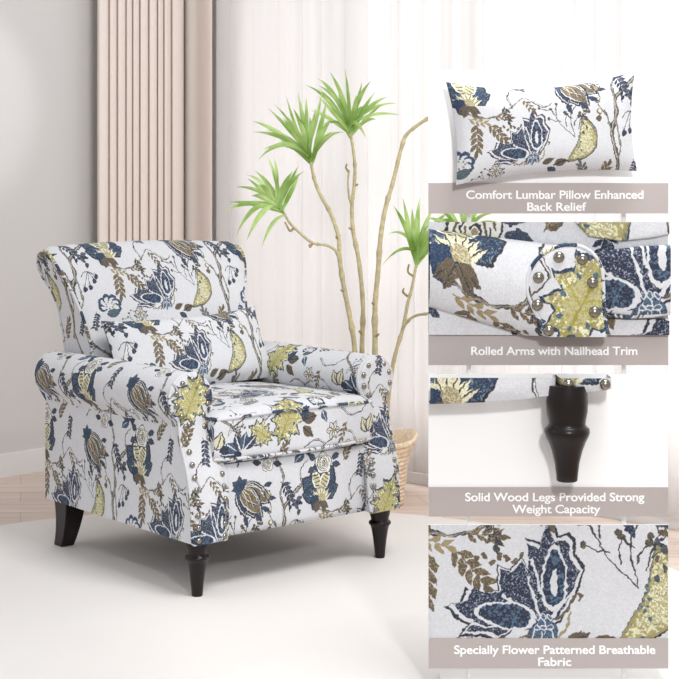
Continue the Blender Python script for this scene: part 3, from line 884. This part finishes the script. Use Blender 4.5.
def cane(pix, r0, r1, name='cane', parent=PL, knots=True):
    P = spl([far(*p) for p in pix], 6); n = len(P); m = MB(); rad = []
    for i in range(n):
        t = i / (n - 1); rad.append(lerp(r0, r1, t) * (1 + (.28 if knots and i % 11 == 5 else 0) + .06 * math.sin(i * 1.7)))
    m.tube([lp_(p) for p in P], rad, 10)
    return m.build(name, CANE, parent), P


BZ = 5.86
bx = 365
canes = [
    [(362, 478, 5.86), (358, 420, 5.85), (355, 352, 5.84), (350, 318, 5.83), (344, 288, 5.83), (340, 262, 5.82), (339, 240, 5.83), (336, 228, 5.84), (330, 212, 5.86), (320, 194, 5.88), (314, 178, 5.90), (311, 162, 5.9)],
    [(367, 478, 5.92), (364, 410, 5.93), (362, 352, 5.95), (363, 307, 5.96), (359, 262, 5.98), (353, 230, 6.0), (352, 204, 6.0), (354, 188, 6.02), (355, 168, 6.03), (353, 148, 6.03), (350, 132, 6.03)],
    [(371, 478, 5.84), (374, 410, 5.82), (375, 352, 5.82), (375, 307, 5.83), (378, 272, 5.83), (381, 234, 5.84), (386, 206, 5.85), (393, 182, 5.86), (402, 146, 5.86), (408, 133, 5.86), (427, 119, 5.84), (436, 116, 5.82)],
    [(378, 478, 5.90), (388, 400, 5.92), (394, 360, 5.92), (403, 328, 5.93), (408, 302, 5.93), (412, 288, 5.93), (416, 266, 5.93)],
]
rads = [(.0115, .0065), (.0115, .0058), (.0125, .0065), (.0100, .0055)]
for pix, (a, b) in zip(canes, rads): cane(pix, a, b)
for pix, a, b in (
    ([(340, 264, 5.82), (336, 251, 5.80), (326, 245, 5.78), (313, 243, 5.76), (300, 233, 5.75), (290, 223, 5.74), (284, 213, 5.74)], .0060, .0050),
    ([(352, 206, 6.0), (349, 196, 5.98), (348, 182, 5.97), (349, 170, 5.97)], .0050, .0035),
    ([(403, 328, 5.93), (410, 319, 5.90), (418, 315, 5.88), (429, 313, 5.82), (441, 305, 5.76), (452, 286, 5.70), (458, 262, 5.64), (461, 243, 5.60)], .0060, .0048)):
    cane(pix, a, b, 'branch')
# short dead twigs
for pix in ([(313, 243, 5.76), (310, 247, 5.75), (309.5, 244, 5.75)], [(294, 228, 5.74), (290, 231, 5.73), (287, 226, 5.73), (285, 222, 5.73)], [(344, 292, 5.83), (341, 290, 5.81)],
            [(353, 230, 6.0), (349, 228, 5.98)], [(375, 305, 5.83), (372, 303, 5.81)], [(407, 296, 5.93), (403, 292, 5.91), (404, 288, 5.91)], [(413, 276, 5.93), (408, 272, 5.92), (409, 264, 5.92)],
            [(375, 337, 5.82), (379, 334, 5.80)], [(362, 334, 5.95), (359, 331, 5.94)], [(349, 172, 5.97), (346, 168, 5.96), (347, 164, 5.96)], [(339, 240, 5.83), (336, 237, 5.82)], [(355, 186, 6.02), (358, 184, 6.02)]):
    P = spl([far(*p) for p in pix], 4); MB().tube([lp_(p) for p in P], [.0052 - .0018 * i / len(P) for i in range(len(P))], 7).build('twig', NODE, PL)


def blade(m, base, tip, width, bend, rnd):
    base, tip = Vector(base), Vector(tip); d = tip - base; L = d.length
    mid = base + d * .5 + bend; n = 12; rows = []
    side0 = d.cross(Vector((0, 1, 0))); side0 = side0.normalized() if side0.length > 1e-4 else Vector((1, 0, 0))
    side0 = (Matrix.Rotation(rnd, 3, d.normalized()) @ side0)
    for i in range(n + 1):
        t = i / n; p = base * (1 - t) ** 2 + mid * 2 * t * (1 - t) + tip * t * t
        tg = ((mid - base) * (1 - t) + (tip - mid) * t).normalized(); sd = (side0 - tg * side0.dot(tg)).normalized(); up = sd.cross(tg)
        w = width * (.32 + .68 * math.sin(PI * min(1, t * .95 + .05)) ** .8) * (1 - t ** 5) + .0003
        rows.append([p - sd * w, p - sd * w * .5 - up * w * .12, p - up * w * .32, p + sd * w * .5 - up * w * .12, p + sd * w])
    m.grid(rows)


def crown(base, tips, width, extra=0, spread=None, seed=1, length=(40, 62)):
    rs = random.Random(seed); b = far(*base); made = []
    for k, tpx in enumerate(tips):
        x, y = tpx[:2]; dd = base[2] + (tpx[2] if len(tpx) > 2 else rs.uniform(-.12, .12)); bend = tpx[3] if len(tpx) > 3 else .03
        made.append((x, y, dd if dd > 3 else base[2] + dd, bend + .012))
    for k in range(extra):
        a = math.radians(rs.uniform(*spread)); L = rs.uniform(*length)
        made.append((base[0] + L * math.cos(a), base[1] - L * math.sin(a), base[2] + rs.uniform(-.16, .16), rs.uniform(.01, .05)))
    for (x, y, dd, bend) in made:
        m = MB(); 
        far_tip = far(x, y, dd); ax = sum((far(q[0], q[1], q[2]) - b for q in made), Vector()).normalized()
        b2 = b + ax * rs.uniform(-.02, .055) + Vector((rs.uniform(-.005, .005), rs.uniform(-.005, .005), 0))
        blade(m, lp_(b2), lp_(far(x, y, dd)), width * rs.uniform(.85, 1.1), Vector((rs.uniform(-.018, .018), 0, bend + rs.uniform(-.01, .03))), rs.uniform(-.9, .9))
        m.build('leaf', LEAF, PL)


crown((283, 212, 5.74), [(223, 212, -.05, .03), (236, 187, .05, .0), (247, 178, .08, .0), (267, 156, .02, .0), (274, 158, -.03, .0), (299, 165, .04, .01), (293, 171, -.05, .01), (236, 236, -.08, .06),
                         (247, 240, -.1, .05), (262, 247, -.05, .05), (255, 171, .08, .02), (286, 190, .0, .0), (230, 202, .05, .02), (251, 196, -.1, .01)], .0100, 6, (20, 200), 3, length=(35, 55))
crown((311, 162, 5.9), [(252, 121, .03, .02), (253, 132, -.05, .01), (263, 150, .0, .05), (258, 160, -.06, .09), (274, 104, .05, 0), (286, 95, -.03, 0), (298, 92, .1, 0), (322, 91, 0, 0), (333, 118, .04, .02),
                        (334, 131, -.05, .01), (280, 140, .06, .02), (268, 108, -.08, 0), (306, 97, 0, 0), (316, 108, -.1, 0), (283, 118, .0, .0), (327, 100, .05, .0)], .0098, 7, (40, 150), 5)
crown((350, 134, 6.03), [(305, 85, 0, .05), (317, 78, .1, .04), (330, 72, -.05, .02), (345, 68, .04, .0), (362, 82, 0, .0), (375, 92, .06, 0), (384, 104, -.04, .02), (376, 120, .05, .03), (366, 138, -.05, .05),
                         (310, 110, .05, .03), (318, 96, -.1, .0), (338, 84, .1, 0), (356, 95, -.1, 0), (322, 125, .0, .04), (368, 106, .1, .02)], .0092, 7, (20, 150), 6)
crown((417, 264, 5.93), [(403, 198, 0, 0), (420, 197, .06, 0), (393, 205, -.05, .02), (387, 235, .03, .05), (382, 266, -.05, .06), (434, 203, .0, 0), (446, 212, .05, .02), (455, 232, -.05, .04), (412, 208, -.1, 0),
                         (428, 215, .1, 0), (438, 240, .05, .03), (400, 215, .1, 0), (424, 225, -.1, 0)], .0102, 6, (40, 120), 8)
crown((462, 243, 5.60), [(428, 218, 0, .02), (445, 200, .05, 0), (470, 195, -.03, 0), (492, 214, .02, .03), (498, 222, -.05, .05), (436, 228, .05, .04), (480, 200, .06, 0)], .0100, 5, (20, 170), 9)

# ---------------------------------------------------------------- display boards on a slim white stand
BD = 3.8
def bx_(px): return (px - 339.5) * BD / F
def bz_(py): return EYE - (py - 190) * BD / F
BXL, BXR = 428.5, 668
ST = empty('display_stand', (bx_(548), BD + .03, 0), label='slim white metal stand carrying the four display boards', cat='display stand')
for px in (470, 626):
    x = bx_(px) - bx_(548)
    MB().tube([(x, 0, .010), (x, 0, bz_(80))], .006, 12).build('upright', STEEL, ST)
MB().box((-.27, -.05, .0049), (.27, .07, .011)).build('base_plate', STEEL, ST, smooth=False)


def text_part(lines, parent, cy, size, world_x, yoff):
    """raised white lettering: lines = [(string, px_left, px_right, py_middle)]"""
    m_all = []
    for (txt, x0, x1, ym) in lines:
        cu = bpy.data.curves.new('lettering', 'FONT'); cu.body = txt; cu.size = .028; cu.extrude = .0006; cu.offset = .00045; cu.space_character = .98
        o = bpy.data.objects.new('lettering', cu); COL.objects.link(o); bpy.context.view_layer.update()
        dg = bpy.context.evaluated_depsgraph_get(); me = bpy.data.meshes.new_from_object(o.evaluated_get(dg))
        bpy.data.objects.remove(o)
        xs = [v.co.x for v in me.vertices]; w = max(xs) - min(xs); xa = min(xs)
        sx = (bx_(x1) - bx_(x0)) / w
        cap = .0203; sy = (8.6 * BD / F) / cap
        for v in me.vertices:
            x, y, z = v.co; v.co = (bx_(x0) + (x - xa) * sx - world_x, -yoff - z, bz_(ym + 4.2) + y * sy)
        m_all.append(me)
    bm = bmesh.new()
    for me in m_all: bm.from_mesh(me)
    bmesh.ops.recalc_face_normals(bm, faces=bm.faces)
    me = bpy.data.meshes.new('lettering'); bm.to_mesh(me); bm.free(); me.materials.append(LETTER)
    o = bpy.data.objects.new('lettering', me); COL.objects.link(o); o.parent = parent
    tag(o, 'white lettering'); return o


def board(y0, yp, y1, lines, label, back=BOARDW):
    wx = bx_(548)
    e = empty('display_board', (wx, BD, bz_(y1)), label=label, cat='display board', group='display boards on the white stand')
    zz = bz_(y1)
    def L(px, py, dep=0.): return (bx_(px) - wx, dep, bz_(py) - zz)
    a, b = L(BXL, y1), L(BXR, y0)
    MB().box((a[0], 0, 0), (b[0], .010, b[2])).build('backing_board', back, e, smooth=False, merge=1e-5)
    a, b = L(BXL, y1), L(BXR, yp)
    pp = MB().box((a[0], -.004, 0), (b[0], 0, b[2])).build('caption_plate', PLATE, e, smooth=False, merge=1e-5); tag(pp, 'taupe plate with white lettering')
    t = text_part([(s, x0, x1, ym) for s, x0, x1, ym in lines], pp, 0, 0, wx, .0045); t.location.z = -zz
    return e, L, wx, zz


def clip(o, x0, x1, z0, z1):
    """cut a part to the board's rectangle"""
    bm = bmesh.new(); bm.from_mesh(o.data)
    for co, no in (((x0, 0, 0), (-1, 0, 0)), ((x1, 0, 0), (1, 0, 0)), ((0, 0, z0), (0, 0, -1)), ((0, 0, z1), (0, 0, 1))):
        g = bm.verts[:] + bm.edges[:] + bm.faces[:]
        bmesh.ops.bisect_plane(bm, geom=g, plane_co=co, plane_no=no, clear_outer=True)
    bm.to_mesh(o.data); bm.free()


# 1 the pillow board
E1, L1, wx, zz = board(70, 183, 213.5, [('Comfort Lumbar Pillow Enhanced', 466, 643, 194.5), ('Back Relief', 527, 586, 206.5)],
                       'white display board with a small floral pillow, topmost of the four boards')
def pw(px, py, dep=.045):
    return at(px, py, BD - dep)
p2 = pillow('lumbar_pillow', pw(446, 82), pw(635, 71), pw(637, 171), pw(456, 185), .036, Vector((0, -1, 0)), (.30, .24), sag=.030, bow=.016, roll=0, scale=.82)
for v in p2.data.vertices: pass
tag(p2, 'flat floral pillow mounted on the topmost white display board', 'pillow')

# 2 the rolled-arm board
E2, L2, wx, zz = board(222, 334.5, 365, [('Rolled Arms with Nailhead Trim', 471, 637, 350.5)], 'display board with a sample of the rolled arm and nailheads, second from the top', CLOTHM)
z2 = zz
K = 2.0
def flat(name, poly, parent, Lf, dep, ouv, scale, thick, mat=CLOTHM, dome=.0):
    """upholstered slab with the given pixel outline, its print enlarged by scale"""
    m = MB(); P = [Vector(Lf(x, y, -dep)) for x, y in poly]; c = sum(P, Vector()) / len(P)
    rows = []; prof = [(1.0, 0.), (1.0, .55), (.985, .8), (.96, .93), (.90, 1.0), (.7, 1.03), (.45, 1.06), (.2, 1.08)]
    for f, h in prof: rows.append([c + (p - c) * f + Vector((0, -thick * h - dome * (1 - f * f), 0)) for p in P])
    uf = lambda p: uvt(p[0], p[2], ouv[0], ouv[1], scale)
    m.grid(rows, [[uf(p) for p in r] for r in rows], close_v=True); m.fan(rows[-1], c + Vector((0, -thick * 1.09 - dome, 0)), uf, True)
    o = m.build(name, mat, parent); return o


X0, X1, ZB, ZT = bx_(BXL) - wx, bx_(BXR) - wx, bz_(334.5) - zz, bz_(222) - zz
def cl2(o): clip(o, X0, X1, ZB, ZT); return o
bd = cl2(flat('backing_cloth', [(420, 215), (680, 215), (680, 345), (420, 345)], E2, L2, -.001, (.55, .55), K, .003))
cl2(flat('pillow_sample', [(570, 205), (575, 222), (588, 236), (620, 241), (650, 238), (690, 230), (690, 205)], E2, L2, .0, (.869, .119), K, .016))
sc_ = cl2(flat('seat_sample', [(585, 258), (600, 251), (640, 246), (690, 244), (690, 308), (664, 314), (630, 315), (600, 312), (585, 306)], E2, L2, .004, (.488, .216), K, .028))
cl2(flat('rail_sample', [(585, 316), (605, 318), (640, 319), (690, 317), (690, 350), (585, 350)], E2, L2, .002, (.30, .33), K, .014))
MB().tube([Vector(L2(x, y, -.024)) for x, y in [(597, 309), (605, 314), (625, 316), (650, 315), (667.5, 312)]], .0052, 8, lambda p: uvt(p.x, p.z, .4, .2)).build('piping', CLOTHM, E2)
# the roll: an outline that sweeps from the left edge to the scroll
def roll_ring(t):
    cx, cy = lerp(400, 560, t), lerp(262, 297, t); rx, ry = lerp(44, 40, t), lerp(36, 49, t)
    return cx, cy, rx, ry
rows, uvs = [], []
for i in range(17):
    t = i / 16; cx, cy, rx, ry = roll_ring(t); row, uv = [], []
    for k in range(25):
        a = math.radians(lerp(-112, 100, k / 24)); # from lower edge over the front to the top
        y = cy - ry * math.sin(a); dep = .052 * max(0, math.cos(a)) + .004 + .012 * t
        x = cx + rx * .55 * math.sin(max(0, a)) * (.2 + .8 * t)
        row.append(Vector(L2(x, y, -dep))); uv.append(uvt(row[-1].x * .9, k * .0115, .607, .443, 1.5))
    rows.append(row); uvs.append(uv)
cl2(MB().grid(rows, uvs).build('arm_sample', CLOTHM, E2, normals=False))
cl2(flat('arm_side_sample', [(420, 294), (470, 311), (520, 330), (560, 345), (420, 345)], E2, L2, .0, (.9, .62), K, .010))
SCR = [(548, 350), (540, 326), (530, 306), (524, 289), (526, 272), (534, 258), (548, 248), (563, 244), (578, 246), (590, 254), (597, 266), (599, 284), (600, 310), (606, 350)]
scp = [(p.x, p.y) for p in spl([(a, b, 0) for a, b in SCR], 4)]
scr = cl2(flat('scroll_sample', scp, E2, L2, .030, (.531, -.123), K * .8, .036)); tag(scr, 'floral scroll front studded with nailheads')
MB().tube([Vector(L2(x, y, -.062)) for x, y in scp if y < 332], .0050, 8, lambda p: uvt(p.x, p.z, .4, .2)).build('piping', CLOTHM, E2)
nm = MB().lathe([(.0115, 0), (.0115, .002), (.010, .005), (.0065, .0078), (.003, .009), (.0003, .0093)], n=16)
nme = nm.mesh('nailhead'); nme.materials.append(NAIL); nme.polygons.foreach_set('use_smooth', [True] * len(nme.polygons))
def nail(L, par, x, y, dep, s=1.):
    o = bpy.data.objects.new('nailhead', nme); COL.objects.link(o); o.parent = par; o.location = L(x, y, -dep); o.rotation_euler = (PI / 2, 0, 0); o.scale = (s, s, s)
for x, y in ((535, 276), (555, 256), (578, 258), (588, 281), (590, 310), (534, 303), (545, 328)): nail(L2, E2, x, y, .067, 1.25)

# 3 the leg board
E3, L3, wx, zz = board(374, 487, 516, [('Solid Wood Legs Provided Strong', 465, 644, 496.5), ('Weight Capacity', 512, 600, 508.5)], 'white display board with one dark turned leg, third from the top')
X0, X1 = bx_(BXL) - wx, bx_(BXR) - wx; Z0_, Z1_ = bz_(487) - zz, bz_(374) - zz
r1 = flat('rail_sample', [(420, 366), (553, 366), (553, 392), (520, 396), (480, 399), (420, 401)], E3, L3, .0, (.627, .346), 1.7, .075); clip(r1, X0, X1, Z0_, Z1_)
r2 = flat('corner_sample', [(555, 366), (606, 366), (607, 385), (600, 387), (555, 391)], E3, L3, .0, (.36, .30), 1.7, .082); clip(r2, X0, X1, Z0_, Z1_)
nail(L3, E3, 563, 380, .089, 1.2); nail(L3, E3, 599, 380, .089, 1.2)
LC = at(567, 430, BD - .062); s_ = (BD - .062) / F
lpf = [(0, 481), (9.5, 481), (10.5, 480), (11, 474), (12.5, 462), (15.5, 450), (19, 441), (21.5, 436), (22.8, 432), (22.3, 428.5), (19.5, 426), (18.3, 424), (18.8, 420), (20.5, 411), (20.8, 402), (20, 392), (19, 385), (0, 385)]
m = MB(); m.lathe([(r * s_, (430 - y) * s_) for r, y in lpf], n=40)
lg = m.build('leg_sample', LEG, E3, merge=1e-5); lg.location = LC - E3.location; tag(lg, 'dark turned wooden leg')

# 4 the cloth board
E4, L4, wx, zz = board(525, 638, 668, [('Specially Flower Patterned Breathable', 454, 655, 649), ('Fabric', 538, 571, 661)], 'display board covered in floral cloth, lowest of the four boards')
f4 = flat('cloth_sample', [(428.5, 525), (668, 525), (668, 638), (428.5, 638)], E4, L4, .0, (.702, .237), 1.7, .003)

# ---------------------------------------------------------------- light
def area(name, loc, target, size, power, col=(1, 1, 1), sy=None):
    d = bpy.data.lights.new(name, 'AREA'); d.energy = power; d.color = col; d.size = size
    if sy: d.shape = 'RECTANGLE'; d.size_y = sy
    o = bpy.data.objects.new(name, d); COL.objects.link(o); o.location = loc
    o.rotation_euler = (Vector(target) - Vector(loc)).to_track_quat('-Z', 'Y').to_euler(); return o


area('ceiling_softbox', (.9, 3.3, 3.6), (-.35, 5.0, .3), 1.2, 76, (1, .99, .98))
area('back_wall_fill', (-3.2, 3.4, 2.3), (0, 6.6, 1.2), 2.0, 10, (.98, .985, 1))  # added fill from the left to lift the back wall; no window there
wc = CORNER + B2 * 2.1 + Vector((0, 0, 1.5))
area('daylight_outside', wc + A2 * 1.2, wc, 4.0, 70, (1, .985, .98), 2.6)
sp = bpy.data.lights.new('board_fill_spot', 'SPOT'); sp.energy = 170; sp.spot_size = math.radians(38); sp.spot_blend = .5; sp.shadow_soft_size = .15  # added spot that whitens the display boards, not a fitting of the room
so = bpy.data.objects.new('board_fill_spot', sp); COL.objects.link(so); so.location = (.75, .9, 2.3); so.rotation_euler = (Vector((.56, 3.8, .75)) - Vector((.75, .9, 2.3))).to_track_quat('-Z', 'Y').to_euler()
s2 = bpy.data.lights.new('sun_patch', 'SPOT'); s2.energy = 22; s2.spot_size = math.radians(34); s2.spot_blend = .55; s2.shadow_soft_size = .05
o2 = bpy.data.objects.new('sun_patch', s2); COL.objects.link(o2); o2.location = (-.55, 5.2, 2.0); o2.rotation_euler = (Vector((-1.68, 6.42, 1.65)) - Vector((-.55, 5.2, 2.0))).to_track_quat('-Z', 'Y').to_euler()
w = bpy.data.worlds.new('daylight'); SC.world = w; w.use_nodes = True
w.node_tree.nodes['Background'].inputs['Color'].default_value = (.97, .98, 1, 1); w.node_tree.nodes['Background'].inputs['Strength'].default_value = .55

cam = bpy.data.cameras.new('camera'); co = bpy.data.objects.new('camera', cam); COL.objects.link(co); SC.camera = co
co.location = (0, 0, EYE); co.rotation_euler = (PI / 2, 0, 0); cam.sensor_width = 36; cam.lens = F / 679 * 36; cam.shift_y = -(339.5 - 190) / 679; cam.clip_start = .05
SC.view_settings.view_transform = 'Standard'; SC.view_settings.look = 'None'; SC.view_settings.gamma = 1; SC.view_settings.use_curve_mapping = False
SC.view_settings.exposure = 0.12
